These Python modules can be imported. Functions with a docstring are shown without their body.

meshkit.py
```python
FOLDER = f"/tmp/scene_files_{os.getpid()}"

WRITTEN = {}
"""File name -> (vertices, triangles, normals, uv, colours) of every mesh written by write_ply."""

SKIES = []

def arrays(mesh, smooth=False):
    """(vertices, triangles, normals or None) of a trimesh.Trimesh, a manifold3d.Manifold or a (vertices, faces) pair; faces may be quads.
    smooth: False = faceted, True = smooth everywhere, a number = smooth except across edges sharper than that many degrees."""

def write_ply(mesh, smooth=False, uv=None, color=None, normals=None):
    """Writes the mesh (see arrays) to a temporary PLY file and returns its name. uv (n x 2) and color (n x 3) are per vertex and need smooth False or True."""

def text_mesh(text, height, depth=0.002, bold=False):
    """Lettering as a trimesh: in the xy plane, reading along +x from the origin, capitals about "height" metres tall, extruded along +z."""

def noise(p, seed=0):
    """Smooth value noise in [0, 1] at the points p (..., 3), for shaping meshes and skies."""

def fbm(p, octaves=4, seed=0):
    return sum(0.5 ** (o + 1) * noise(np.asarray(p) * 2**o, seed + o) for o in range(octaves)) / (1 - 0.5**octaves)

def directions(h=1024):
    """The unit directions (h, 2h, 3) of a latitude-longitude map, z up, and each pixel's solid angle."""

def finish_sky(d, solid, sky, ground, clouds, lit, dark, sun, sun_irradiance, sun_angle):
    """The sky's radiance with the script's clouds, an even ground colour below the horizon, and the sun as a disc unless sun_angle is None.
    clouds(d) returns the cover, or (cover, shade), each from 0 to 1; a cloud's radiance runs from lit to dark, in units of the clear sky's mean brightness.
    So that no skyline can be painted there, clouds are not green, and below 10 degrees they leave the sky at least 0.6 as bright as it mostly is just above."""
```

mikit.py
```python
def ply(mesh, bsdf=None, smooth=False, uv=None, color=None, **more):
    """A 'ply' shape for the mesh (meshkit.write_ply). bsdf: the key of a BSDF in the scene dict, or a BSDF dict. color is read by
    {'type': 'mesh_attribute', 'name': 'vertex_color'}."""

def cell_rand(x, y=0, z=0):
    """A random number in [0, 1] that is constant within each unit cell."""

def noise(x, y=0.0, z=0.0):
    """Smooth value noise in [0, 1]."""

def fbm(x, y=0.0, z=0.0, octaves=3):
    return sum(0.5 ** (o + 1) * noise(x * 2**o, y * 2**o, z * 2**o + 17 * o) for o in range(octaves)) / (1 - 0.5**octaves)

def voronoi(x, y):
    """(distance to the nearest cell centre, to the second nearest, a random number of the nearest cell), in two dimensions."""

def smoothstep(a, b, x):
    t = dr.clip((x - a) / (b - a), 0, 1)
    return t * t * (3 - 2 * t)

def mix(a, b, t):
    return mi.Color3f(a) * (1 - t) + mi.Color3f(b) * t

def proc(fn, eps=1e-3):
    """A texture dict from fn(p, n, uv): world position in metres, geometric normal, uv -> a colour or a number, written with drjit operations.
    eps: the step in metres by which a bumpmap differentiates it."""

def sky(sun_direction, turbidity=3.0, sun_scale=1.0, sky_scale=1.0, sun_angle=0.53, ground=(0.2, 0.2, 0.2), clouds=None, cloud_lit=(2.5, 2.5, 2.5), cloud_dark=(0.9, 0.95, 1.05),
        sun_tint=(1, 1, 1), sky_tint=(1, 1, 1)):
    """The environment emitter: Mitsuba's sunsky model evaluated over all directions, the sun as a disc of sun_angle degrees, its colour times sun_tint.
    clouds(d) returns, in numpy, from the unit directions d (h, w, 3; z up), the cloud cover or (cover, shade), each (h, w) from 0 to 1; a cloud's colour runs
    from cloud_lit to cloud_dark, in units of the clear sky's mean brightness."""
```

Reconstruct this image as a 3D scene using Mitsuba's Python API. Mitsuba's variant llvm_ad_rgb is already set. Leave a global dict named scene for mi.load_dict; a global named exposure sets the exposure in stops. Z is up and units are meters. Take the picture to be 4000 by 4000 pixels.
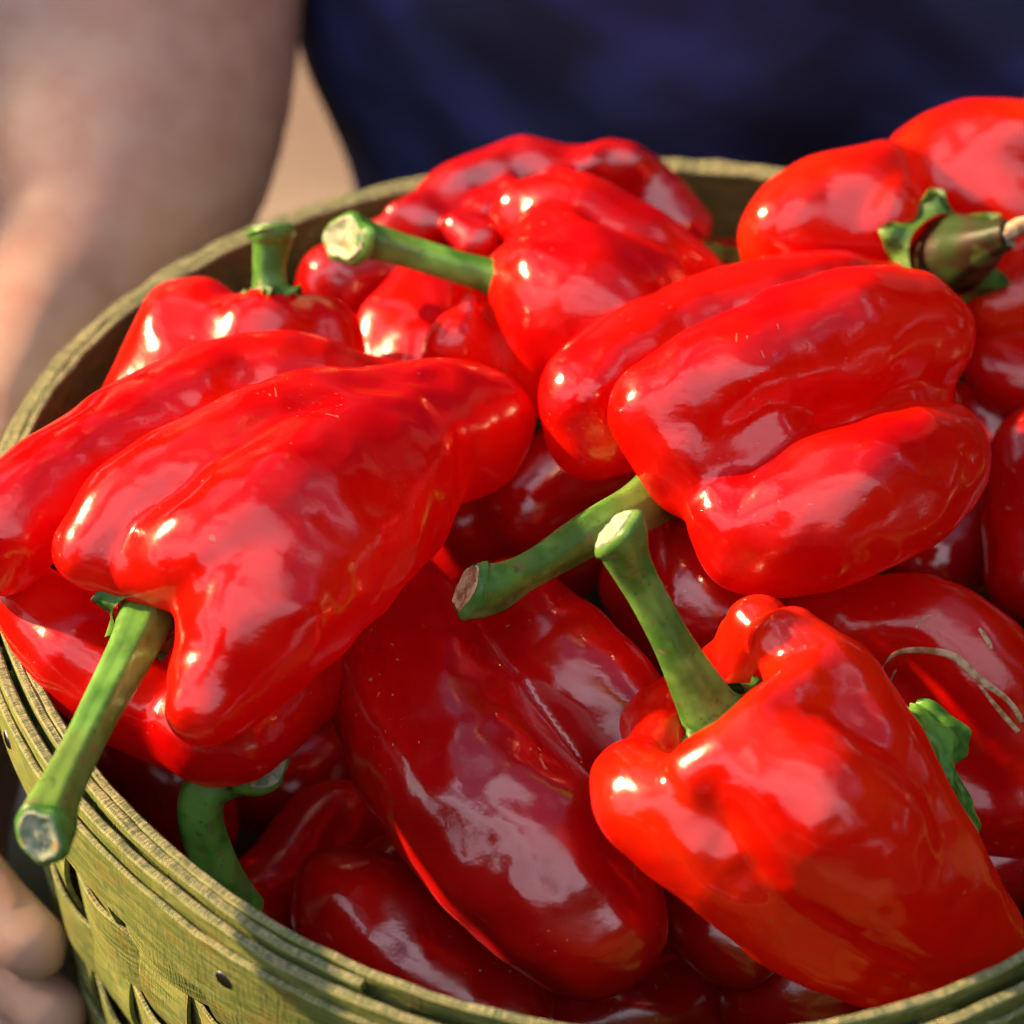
import math, numpy as np, trimesh, mitsuba as mi, mikit, meshkit, drjit as dr
from scipy import ndimage
from scipy.spatial import cKDTree
from mikit import noise, fbm, smoothstep, mix
# ---------------------------------------------------------------- camera, light, exposure
scene, labels = {}, {}
T = mi.ScalarTransform4f
scene['camera'] = {'type': 'thinlens', 'fov': 18.0, 'fov_axis': 'x', 'aperture_radius': 0.0065, 'focus_distance': 0.80,
                   'near_clip': 0.05, 'far_clip': 2000.0,
                   'to_world': T().look_at(origin=[0, -0.6358, 0.568], target=[-0.0334, 0.00445, 0], up=[0, 0, 1])}
SUN_EL = math.radians(27)
def clouds(d):
    """Broken bright cumulus over the whole sky."""
    q = d[..., :2] / (d[..., 2:] + .22)
    n = meshkit.fbm(np.concatenate([q * 1.5, np.zeros_like(q[..., :1]) + 3.3], -1), 5, 11)
    c = np.clip((n - .49) / .07, 0, 1)
    return c * c * (3 - 2 * c), np.clip((n - .58) * 4, 0, .6)
scene['sky_light'] = mikit.sky((-0.955 * math.cos(SUN_EL), 0.296 * math.cos(SUN_EL), math.sin(SUN_EL)), turbidity=3, sun_scale=0.65, sky_scale=0.31, sun_angle=2.0,
                               sun_tint=(1.0, 0.9, 0.72), clouds=clouds, cloud_lit=(4.4, 4.7, 5.3), cloud_dark=(1.6, 1.7, 1.9))
exposure = 3.8

# ---------------------------------------------------------------- helpers
def key_of(name):
    if name not in scene and name not in labels and not any(k.startswith(name + '__') for k in scene):
        return name
    i = 1
    while True:
        k = '%s_%03d' % (name, i)
        if k not in scene and k not in labels and not any(q.startswith(k + '__') for q in scene):
            return k
        i += 1

def add(parent, name, mesh, bsdf, **kw):
    k = key_of((parent + '__' if parent else '') + name)
    scene[k] = mikit.ply(mesh, bsdf, **kw)
    return k

def spline(nodes, n=5):
    P = np.asarray(nodes, float)
    if len(P) == 1:
        P = np.vstack([P, P + [0.01] + [0] * (P.shape[1] - 1)])
    E = np.vstack([2 * P[0] - P[1], P, 2 * P[-1] - P[-2]])
    out = []
    for i in range(len(P) - 1):
        a, b, c, d = E[i:i + 4]
        for t in np.linspace(0, 1, n, endpoint=False):
            out.append(.5 * ((2 * b) + (c - a) * t + (2 * a - 5 * b + 4 * c - d) * t * t + (3 * b - a - 3 * c + d) * t ** 3))
    out.append(P[-1])
    return np.array(out)

def surface_nets(F, origin, h):
    """Smooth closed mesh of the zero level of the grid F (inside negative)."""
    s = F < 0
    c = np.stack([s[i:s.shape[0] - 1 + i, j:s.shape[1] - 1 + j, k:s.shape[2] - 1 + k] for i in (0, 1) for j in (0, 1) for k in (0, 1)])
    act = c.any(0) & ~c.all(0)
    ids = -np.ones(act.shape, int)
    cells = np.argwhere(act)
    ids[act] = np.arange(len(cells))
    acc, cnt = np.zeros((len(cells), 3)), np.zeros(len(cells))
    offs = [np.array(o) for o in ((0, 0, 0), (0, 0, 1), (0, 1, 0), (0, 1, 1), (1, 0, 0), (1, 0, 1), (1, 1, 0), (1, 1, 1))]
    for a in offs:
        for ax in range(3):
            if a[ax] == 0:
                b = a.copy(); b[ax] = 1
                fa, fb = F[tuple((cells + a).T)], F[tuple((cells + b).T)]
                m = (fa < 0) != (fb < 0)
                t = fa[m] / (fa[m] - fb[m])
                acc[m] += a + (b - a) * t[:, None]; cnt[m] += 1
    V = cells + acc / cnt[:, None]
    quads = []
    for ax in range(3):
        u, v = (ax + 1) % 3, (ax + 2) % 3
        sl0 = [slice(None)] * 3; sl1 = [slice(None)] * 3
        sl0[ax] = slice(0, -1); sl1[ax] = slice(1, None)
        A, B = s[tuple(sl0)], s[tuple(sl1)]
        for flip, mask in ((False, A & ~B), (True, ~A & B)):
            e = np.argwhere(mask)
            e = e[(e[:, u] > 0) & (e[:, v] > 0)]
            if not len(e): continue
            q = []
            for du, dv in ((1, 1), (0, 1), (0, 0), (1, 0)):
                w = e.copy(); w[:, u] -= du; w[:, v] -= dv
                q.append(ids[tuple(w.T)])
            q = np.stack(q, 1)
            quads.append(q[:, ::-1] if flip else q)
    return V * h + origin, np.vstack(quads)

def blob(lobes, h, k, cuts=(), ripple=0.0, seed=0, ck=2.5, pad=6.0, wave=4.0, n=9, soft=.8):
    """One skin over several tapering lobes that melt into each other (mm)."""
    S = [spline(l, n) for l in lobes]
    allp = np.vstack(S)
    lo = (allp[:, :3] - allp[:, 3:]).min(0) - pad
    hi = (allp[:, :3] + allp[:, 3:]).max(0) + pad
    shape = np.ceil((hi - lo) / h).astype(int) + 1
    ax = [lo[i] + h * np.arange(shape[i]) for i in range(3)]

    def lobe(s):
        F = np.full(shape, 30.0, np.float32)
        for a, b in zip(s[:-1], s[1:]):
            m = 9.0
            l2 = np.minimum(a[:3] - a[3], b[:3] - b[3]) - m
            h2 = np.maximum(a[:3] + a[3], b[:3] + b[3]) + m
            i0 = np.clip(np.floor((l2 - lo) / h).astype(int), 0, shape); i1 = np.clip(np.ceil((h2 - lo) / h).astype(int) + 1, 0, shape)
            X = ax[0][i0[0]:i1[0], None, None]; Y = ax[1][None, i0[1]:i1[1], None]; Z = ax[2][None, None, i0[2]:i1[2]]
            ba = b[:3] - a[:3]; L = max(float(ba @ ba), 1e-6)
            t = np.clip(((X - a[0]) * ba[0] + (Y - a[1]) * ba[1] + (Z - a[2]) * ba[2]) / L, 0, 1)
            d = np.sqrt((X - a[0] - ba[0] * t) ** 2 + (Y - a[1] - ba[1] * t) ** 2 + (Z - a[2] - ba[2] * t) ** 2) - (a[3] + (b[3] - a[3]) * t)
            w = F[i0[0]:i1[0], i0[1]:i1[1], i0[2]:i1[2]]
            np.minimum(w, d, out=w)
        return F
    acc = None
    for s in S:
        f = np.exp(np.clip(-lobe(s) / k, -40, 40))
        acc = f if acc is None else acc + f
    F = -k * np.log(acc + 1e-12)
    for c in cuts:
        d = -lobe(spline(c, n)) 
        F = ck * np.logaddexp(F / ck, d / ck)
    if ripple:
        rng = np.random.default_rng(seed)
        z = 3
        small = [int(q / z) + 4 for q in shape]
        for amp, sg in ((ripple * 1.6, wave * 2.2 / h / z), (ripple, wave / h / z), (ripple * .5, wave * .5 / h / z)):
            g = ndimage.gaussian_filter(rng.standard_normal(small).astype(np.float32), max(sg, .7))
            g *= amp / (g.std() + 1e-9)
            g = ndimage.zoom(g, z, order=3)[:shape[0], :shape[1], :shape[2]]
            F = F + g
    F = ndimage.gaussian_filter(F.astype(np.float32), soft) if soft else F.astype(np.float32)
    V, Q = surface_nets(F, lo, h)
    C = ndimage.spline_filter(F, order=3, output=np.float32)
    at = lambda P: ndimage.map_coordinates(C, ((P - lo) / h).T, order=3, prefilter=False, mode='nearest')
    for it in range(2):
        e = .5 * h
        g = np.stack([at(V + e * v) - at(V - e * v) for v in np.eye(3)], 1) / (2 * e)
        st = (at(V) / np.maximum((g ** 2).sum(1), .2))[:, None] * g
        V = V - np.clip(st, -h, h)
    m = trimesh.Trimesh(V / 1000, np.vstack([Q[:, [0, 1, 2]], Q[:, [0, 2, 3]]]), process=False)
    parts = m.split(only_watertight=False) if False else [m]
    return parts[0]

def frame_along(P):
    t = np.gradient(P, axis=0); t /= np.linalg.norm(t, axis=1, keepdims=True)
    u = np.cross(t[0], [0.3, 0.2, 0.9]); u /= np.linalg.norm(u)
    U = []
    for i in range(len(P)):
        u = u - (u @ t[i]) * t[i]; u /= np.linalg.norm(u); U.append(u)
    U = np.array(U)
    return t, U, np.cross(t, U)

def tube(nodes, sides=24, n=8, ridge=0.0, nr=5, seed=0, cutn=None, cap=True):
    """Round stem through nodes (mm); returns the mesh and the last ring."""
    S = spline(nodes, n); P, R = S[:, :3], S[:, 3]
    t, U, B = frame_along(P)
    rng = np.random.default_rng(seed)
    a = np.arange(sides) * 2 * np.pi / sides
    ph = rng.uniform(0, 6.28, 3)
    prof = 1 + ridge * (np.cos(nr * a + ph[0]) + .5 * np.cos((nr + 2) * a + ph[1]) + .4 * np.cos(2 * a + ph[2]))
    wob = 1 + ridge * .35 * ndimage.gaussian_filter(rng.standard_normal((len(P), sides)), (2.5, 1.2), mode=('nearest', 'wrap')) * 5
    V = P[:, None] + (R[:, None] * prof[None] * wob)[:, :, None] * (np.cos(a)[None, :, None] * U[:, None] + np.sin(a)[None, :, None] * B[:, None])
    if cutn is not None:
        c = np.asarray(cutn) / np.linalg.norm(cutn); tt = t[-1]
        if c @ tt < .45: c = c + (.45 - c @ tt) * 1.3 * tt; c /= np.linalg.norm(c)
        sN = -((V[-1] - P[-1]) @ c) / (tt @ c)
        for q in range(8):
            w = max(0, 1 - q / 7.0)
            V[-1 - q] += (sN * w ** 1.4)[:, None] * tt
        nN = np.cross(V[-1][1] - V[-1][0], V[-1][sides // 3] - V[-1][0]); nN /= np.linalg.norm(nN); nN = nN if nN @ tt > 0 else -nN
        cc = V[-1].mean(0); e = V[-1] - cc
        V = np.concatenate([V, [cc + e * q + nN * R[-1] * z for q, z in ((.985, .10), (.94, .20), (.86, .28), (.79, .31))]])
    m = len(V)
    i, j = np.meshgrid(np.arange(m - 1), np.arange(sides), indexing='ij')
    q = np.stack([i * sides + j, i * sides + (j + 1) % sides, (i + 1) * sides + (j + 1) % sides, (i + 1) * sides + j], -1).reshape(-1, 4)
    f = np.vstack([q[:, [0, 1, 2]], q[:, [0, 2, 3]]])
    return (V.reshape(-1, 3) / 1000, f), V[-1] / 1000, t[-1]

def cut_face(ring, t, seed):
    """Dished, slightly ragged cut end that closes a stem."""
    c = ring.mean(0); n = len(ring)
    nn = np.cross(ring[1] - ring[0], ring[n // 3] - ring[0]); nn /= np.linalg.norm(nn)
    if nn @ t < 0: nn = -nn
    r = np.linalg.norm(ring - c, axis=1).mean(); rng = np.random.default_rng(seed)
    V, lev = [], ((1.0, 0), (.97, .06), (.9, .10), (.78, .03), (.55, -.05), (.3, -.04), (.12, .02))
    for s, z in lev:
        jit = rng.normal(0, .025, n) if z else np.zeros(n)
        V.append(c + (ring - c) * s + nn * (r * (z + jit))[:, None])
    V = np.vstack(V + [c[None]]); f = []
    for l in range(len(lev) - 1):
        for j in range(n):
            a, b = l * n + j, l * n + (j + 1) % n
            f += [[a, b, b + n], [a, b + n, a + n]]
    l = (len(lev) - 1) * n
    f += [[l + j, l + (j + 1) % n, len(V) - 1] for j in range(n)]
    return V, np.array(f)

# ---------------------------------------------------------------- materials
def rgb(*c): return {'type': 'rgb', 'value': list(c)}

def skin_rough(p, n, uv):
    return 0.15 + 0.14 * smoothstep(.45, .8, fbm(p.x * 120, p.y * 120, p.z * 120, 3))

def skin_bump(p, n, uv):
    a = fbm(p.x * 170, p.y * 170, p.z * 170, 2)
    return 0.00022 * a + 0.00002 * noise(p.x * 1500, p.y * 1500, p.z * 1500)

def skin_tint(p, lo, hi, spot):
    x, y, z = p.x, p.y, p.z
    a = fbm(x * 45, y * 45, z * 45, 3)
    b = noise(x * 220, y * 220, z * 220)
    c = mix(lo, hi, smoothstep(.3, .72, a))
    c = mix(c, spot, .5 * smoothstep(.62, .8, fbm(x * 30 + 9, y * 30, z * 30, 2)))
    # a few pale dust specks and dry scratches
    wx, wy = x + .004 * noise(x * 160, y * 160, z * 160), y + .004 * noise(z * 150, x * 150, y * 150)
    q = noise(wx * 1100, wy * 1100, z * 1100) * smoothstep(.5, .66, noise(x * 50 + 3, y * 50, z * 50))
    c = mix(c, (0.45, 0.22, 0.15), .7 * smoothstep(.87, .94, q))
    s = noise(wx * 800 + 200 * wy, wy * 420, z * 500 + 4) * smoothstep(.64, .72, noise(x * 34 + 7, y * 34, z * 34))
    return mix(c, (0.42, 0.22, 0.14), .7 * smoothstep(.88, .94, s))

def flesh_colour(p, n, uv):
    a = fbm(p.x * 45, p.y * 45, p.z * 45, 3)
    return mix((0.90, 0.003, 0.002), (0.97, 0.018, 0.002), smoothstep(.3, .72, a))
scene['pepper_flesh'] = {'type': 'principledthin', 'base_color': mikit.proc(flesh_colour), 'roughness': 0.6, 'spec_trans': 0.0, 'diff_trans': 1.4}
# thin walled fruit: a waxy outer skin over flesh that lets red light through into the hollow inside
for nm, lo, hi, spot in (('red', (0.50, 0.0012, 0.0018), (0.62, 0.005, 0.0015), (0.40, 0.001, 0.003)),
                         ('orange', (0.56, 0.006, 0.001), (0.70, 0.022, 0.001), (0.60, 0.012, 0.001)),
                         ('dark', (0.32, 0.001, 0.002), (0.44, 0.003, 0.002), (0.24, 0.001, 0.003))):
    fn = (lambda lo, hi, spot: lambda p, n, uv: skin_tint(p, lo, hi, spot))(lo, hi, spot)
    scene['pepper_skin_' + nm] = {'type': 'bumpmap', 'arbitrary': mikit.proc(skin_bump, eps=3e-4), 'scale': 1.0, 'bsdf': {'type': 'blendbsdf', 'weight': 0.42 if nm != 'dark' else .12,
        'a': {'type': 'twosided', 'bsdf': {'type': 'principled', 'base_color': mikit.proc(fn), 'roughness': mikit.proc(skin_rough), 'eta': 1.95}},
        'b': {'type': 'ref', 'id': 'pepper_flesh'}}}

def stem_colour(p, n, uv):
    x, y, z = p.x, p.y, p.z
    a = fbm(x * 120, y * 120, z * 120, 3)
    c = mix((0.045, 0.15, 0.016), (0.13, 0.31, 0.05), smoothstep(.3, .7, a))
    c = mix(c, (0.16, 0.24, 0.045), .6 * smoothstep(.55, .75, fbm(x * 60 + 5, y * 60, z * 60, 2)))
    c = mix(c, (0.045, 0.07, 0.015), .45 * smoothstep(.72, .82, noise(x * 900, y * 900, z * 900) * (.6 + .5 * noise(x * 130, y * 130 + 8, z * 130))))
    return mix(c, (0.20, 0.14, 0.07), .7 * smoothstep(.82, .9, noise(x * 420 + 3, y * 420, z * 420)))

def stem_bump(p, n, uv):
    return 0.00016 * fbm(p.x * 500, p.y * 500, p.z * 500, 3)

scene['stem_green'] = {'type': 'twosided', 'bsdf': {'type': 'bumpmap', 'arbitrary': mikit.proc(stem_bump, eps=2e-4), 'scale': 1.0,
    'bsdf': {'type': 'principled', 'base_color': mikit.proc(stem_colour), 'roughness': 0.42, 'specular': 0.45}}}

def calyx_colour(p, n, uv):
    a = fbm(p.x * 200, p.y * 200, p.z * 200, 3)
    return mix((0.02, 0.075, 0.010), (0.10, 0.21, 0.025), smoothstep(.3, .7, a))
scene['calyx_green'] = {'type': 'twosided', 'bsdf': {'type': 'bumpmap', 'arbitrary': mikit.proc(stem_bump, eps=2e-4), 'scale': 2.0,
    'bsdf': {'type': 'principled', 'base_color': mikit.proc(calyx_colour), 'roughness': 0.5, 'specular': 0.4}}}
def brown_stem_colour(p, n, uv):
    a = fbm(p.x * 110, p.y * 110, p.z * 110, 3)
    c = mix((0.02, 0.045, 0.006), (0.032, 0.012, 0.004), smoothstep(.35, .6, a))
    return mix(c, (0.09, 0.14, 0.025), smoothstep(.6, .8, a))
scene['stem_brown'] = {'type': 'twosided', 'bsdf': {'type': 'principled', 'base_color': mikit.proc(brown_stem_colour), 'roughness': 0.5, 'specular': 0.4}}

def cut_colour(p, n, uv):
    a = fbm(p.x * 500, p.y * 500, p.z * 500, 3)
    c = mix((0.20, 0.27, 0.17), (0.42, 0.42, 0.28), smoothstep(.35, .65, a))
    return mix(c, (0.42, 0.25, 0.06), .9 * smoothstep(.66, .76, fbm(p.x * 300 + 4, p.y * 300, p.z * 300, 2)))
scene['stem_cut'] = {'type': 'twosided', 'bsdf': {'type': 'principled', 'base_color': mikit.proc(cut_colour), 'roughness': 0.6}}

def cork_colour(p, n, uv):
    a = fbm(p.x * 600, p.y * 600, p.z * 600, 3)
    return mix((0.34, 0.17, 0.08), (0.60, 0.42, 0.26), smoothstep(.3, .7, a))
def cork_bump(p, n, uv): return 0.0004 * fbm(p.x * 700, p.y * 700, p.z * 700, 3)
scene['cork'] = {'type': 'twosided', 'bsdf': {'type': 'bumpmap', 'arbitrary': mikit.proc(cork_bump, eps=2e-4), 'scale': 1.0,
    'bsdf': {'type': 'diffuse', 'reflectance': mikit.proc(cork_colour)}}}

def wood_colour(p, n, uv):
    th = dr.atan2(p.y, p.x)
    g = fbm(th * 26, p.z * 900, 3 + dr.sqrt(p.x * p.x + p.y * p.y) * 300, 3)
    g2 = fbm(th * 60, p.z * 260, 1.5, 3)
    c = mix((0.14, 0.175, 0.042), (0.25, 0.26, 0.075), smoothstep(.28, .72, g))
    c = mix(c, (0.08, 0.13, 0.05), .55 * smoothstep(.5, .72, g2))
    c = mix(c, (0.25, 0.17, 0.04), .4 * smoothstep(.62, .78, fbm(th * 35 + 8, p.z * 140, 7.0, 2)))
    # pale raw wood with short cross ticks on the cut top edges
    t = noise(th * 300, 2.0, 0.5) * .6 + .4 * noise(th * 1100, p.z * 40, dr.sqrt(p.x * p.x + p.y * p.y) * 1300)
    e = mix((0.15, 0.16, 0.07), (0.33, 0.28, 0.15), smoothstep(.35, .62, t))
    e = mix(e, (0.07, 0.11, 0.06), .8 * smoothstep(.55, .7, noise(th * 700, dr.sqrt(p.x * p.x + p.y * p.y) * 900, 4.0)))
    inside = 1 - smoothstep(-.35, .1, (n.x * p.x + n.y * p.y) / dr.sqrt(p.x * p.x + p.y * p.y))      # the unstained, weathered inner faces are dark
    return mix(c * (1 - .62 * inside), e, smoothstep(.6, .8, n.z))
def wood_bump(p, n, uv):
    th = dr.atan2(p.y, p.x)
    return 0.0004 * fbm(th * 18, p.z * 1000, dr.sqrt(p.x * p.x + p.y * p.y) * 900, 3) + 0.00012 * noise(th * 500, p.z * 300, 0.0)
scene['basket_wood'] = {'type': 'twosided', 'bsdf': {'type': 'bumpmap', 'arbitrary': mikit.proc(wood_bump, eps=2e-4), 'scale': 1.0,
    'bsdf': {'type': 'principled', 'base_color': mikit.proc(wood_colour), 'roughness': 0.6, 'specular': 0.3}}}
scene['nail_steel'] = {'type': 'roughconductor', 'material': 'Cr', 'alpha': 0.3, 'specular_reflectance': rgb(.5, .5, .55)}

def body_colour(p, n, uv):
    a = fbm(p.x * 90, p.y * 90, p.z * 90, 3)
    c = mix((0.46, 0.25, 0.19), (0.51, 0.31, 0.24), smoothstep(.3, .7, a))
    return mix(c, (0.50, 0.22, 0.16), .35 * smoothstep(.55, .75, fbm(p.x * 25 + 4, p.y * 25, p.z * 25, 2)))
scene['body_skin'] = {'type': 'twosided', 'bsdf': {'type': 'principled', 'base_color': mikit.proc(body_colour), 'roughness': 0.5, 'specular': 0.4}}
def shirt_colour(p, n, uv):
    a = fbm(p.x * 22 + p.z * 9, p.y * 22, p.z * 30, 3)
    return mix((0.011, 0.014, 0.055), (0.026, 0.034, 0.17), smoothstep(.3, .7, a))
def shirt_bump(p, n, uv): return 0.022 * fbm(p.x * 16 + p.z * 10, p.y * 10, p.z * 14, 2)
scene['shirt_cloth'] = {'type': 'twosided', 'bsdf': {'type': 'bumpmap', 'arbitrary': mikit.proc(shirt_bump, eps=1e-3), 'scale': 1.0,
    'bsdf': {'type': 'principled', 'base_color': mikit.proc(shirt_colour), 'roughness': 0.85, 'sheen': 0.3}}}
scene['trouser_cloth'] = {'type': 'twosided', 'bsdf': {'type': 'diffuse', 'reflectance': rgb(.02, .022, .04)}}
def soil_colour(p, n, uv):
    a = fbm(p.x * 3, p.y * 3, 0.0, 4)
    soil = mix((0.24, 0.175, 0.145), (0.42, 0.33, 0.28), smoothstep(.3, .7, a))
    g = fbm(p.x * 14, p.y * 14, 2.0, 3)
    grass = mix((0.020, 0.016, 0.010), (0.045, 0.04, 0.018), smoothstep(.3, .7, g))
    d = dr.sqrt(dr.square(p.x + .35) + dr.square(p.y - 1.9)) + .5 * noise(p.x * 2, p.y * 2, 5.0)
    return mix(soil, grass, smoothstep(1.1, 1.5, d))
scene['soil'] = {'type': 'twosided', 'bsdf': {'type': 'diffuse', 'reflectance': mikit.proc(soil_colour)}}

# ---------------------------------------------------------------- ground
GZ = -0.95
def ground():
    rad = np.concatenate([[0], np.geomspace(.4, 900, 46)]); na = 72
    V = [[0, 0, 0]]
    for r in rad[1:]:
        for k in range(na):
            a = 2 * np.pi * k / na
            V.append([r * np.cos(a), r * np.sin(a), .02 * math.sin(r * 2 + a * 3) * min(1, r)])
    V = np.array(V); V[:, 2] += GZ
    f = [[0, 1 + k, 1 + (k + 1) % na] for k in range(na)]
    for l in range(len(rad) - 2):
        for k in range(na):
            a, b = 1 + l * na + k, 1 + l * na + (k + 1) % na
            f += [[a, a + na, b + na], [a, b + na, b]]
    return V, np.array(f)
scene['ground'] = mikit.ply(ground(), 'soil', smooth=True)
labels['ground'] = {'label': 'sunlit bare tan soil far out of focus behind the arm', 'category': 'ground', 'kind': 'structure'}

# ---------------------------------------------------------------- basket
def Rim(th): return .165 * (1 - .002 * np.cos(2 * th) - .008 * np.sin(2 * th) - .0135 * np.cos(3 * th) + .0202 * np.sin(3 * th))
TAPER = 0.42
def wall_r(th, z): return Rim(th) * (1 + TAPER * np.minimum(z, 0)) 

def strip(th0, th1, n, off, thick, ztop, zbot, seed=0, ragged=.00025, closed=False, bow=None, taper=True):
    """Bent wooden band: off(th) = distance outside the inner rim line; ztop/zbot functions or numbers."""
    rng = np.random.default_rng(seed)
    th = np.linspace(th0, th1, n, endpoint=not closed)
    fn = lambda q: q(th) if callable(q) else np.full(len(th), float(q))
    o, zt, zb = fn(off), fn(ztop), fn(zbot)
    sm = lambda s, a: ndimage.gaussian_filter1d(rng.standard_normal(len(th)), s, mode='wrap') * a * math.sqrt(s) * 1.6
    zt = zt + sm(2, ragged) + sm(14, ragged * 1.2); o = o + sm(20, ragged * 1.2)
    tk = thick * (1 + sm(8, .08)); b = min(.0005, thick * .25)
    wr = (lambda z: Rim(th) * (1 + TAPER * np.minimum(z, 0))) if taper else (lambda z: Rim(th))
    pr = [(0, zt - b), (b, zt), (tk - b, zt), (tk, zt - b), (tk, zb + b), (tk - b, zb), (b, zb), (0, zb + b)]
    V = []
    for d, z in pr:
        r = wr(z) + o + d
        V.append(np.stack([r * np.cos(th), r * np.sin(th), z], 1))
    V = np.stack(V, 1); m = len(pr); N = len(th)
    f = []
    for i in range(N if closed else N - 1):
        k = (i + 1) % N
        for j in range(m):
            l = (j + 1) % m
            f.append([i * m + j, i * m + l, k * m + l, k * m + j])
    f = np.array(f); f = np.vstack([f[:, [0, 1, 2]], f[:, [0, 2, 3]]])
    if not closed:
        c0 = [[0, j + 1, j] for j in range(1, m - 1)]; e = (N - 1) * m
        c1 = [[e, e + j, e + j + 1] for j in range(1, m - 1)]
        f = np.vstack([f, c0, c1])
    return V.reshape(-1, 3), f

D = math.radians
labels['basket'] = {'label': 'round splint basket of green stained wood, woven sides and banded rim, full of peppers', 'category': 'basket'}
TH_END = D(-110.5)
add('basket', 'inner_hoop', strip(-np.pi, np.pi, 900, -.0001, .0026, 0.0, -.024, 1, closed=True), 'basket_wood', smooth=35)
kk = add('basket', 'middle_hoop', strip(D(-285), TH_END, 520, .0029, .0026, -.0003, -.022, 2), 'basket_wood', smooth=35)
labels[kk] = {'label': 'thin hoop with a ragged sawn end showing in the rim gap'}
gap = lambda th: .0076 - .0026 * smooth01((th - D(-75)) / D(40)) - .0022 * smooth01((D(-140) - th) / D(40))
def smooth01(t): t = np.clip(t, 0, 1); return t * t * (3 - 2 * t)
add('basket', 'outer_hoop', strip(-np.pi, np.pi, 900, lambda th: gap(np.mod(th + 2 * np.pi + D(0), 2 * np.pi) - 2 * np.pi * (np.mod(th + 2 * np.pi, 2 * np.pi) > np.pi)), .0028, -.0012, -.024, 3, closed=True), 'basket_wood', smooth=35)
add('basket', 'rim_band', strip(-np.pi, np.pi, 900, lambda th: gap(np.where(th > np.pi, th - 2 * np.pi, th)) + .0031, .0019, -.0055, -.029, 4, closed=True), 'basket_wood', smooth=35)
NU = 34
rows = [(-.0265 - .0235 * i, -.0265 - .0235 * i - .0226) for i in range(7)]
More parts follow.
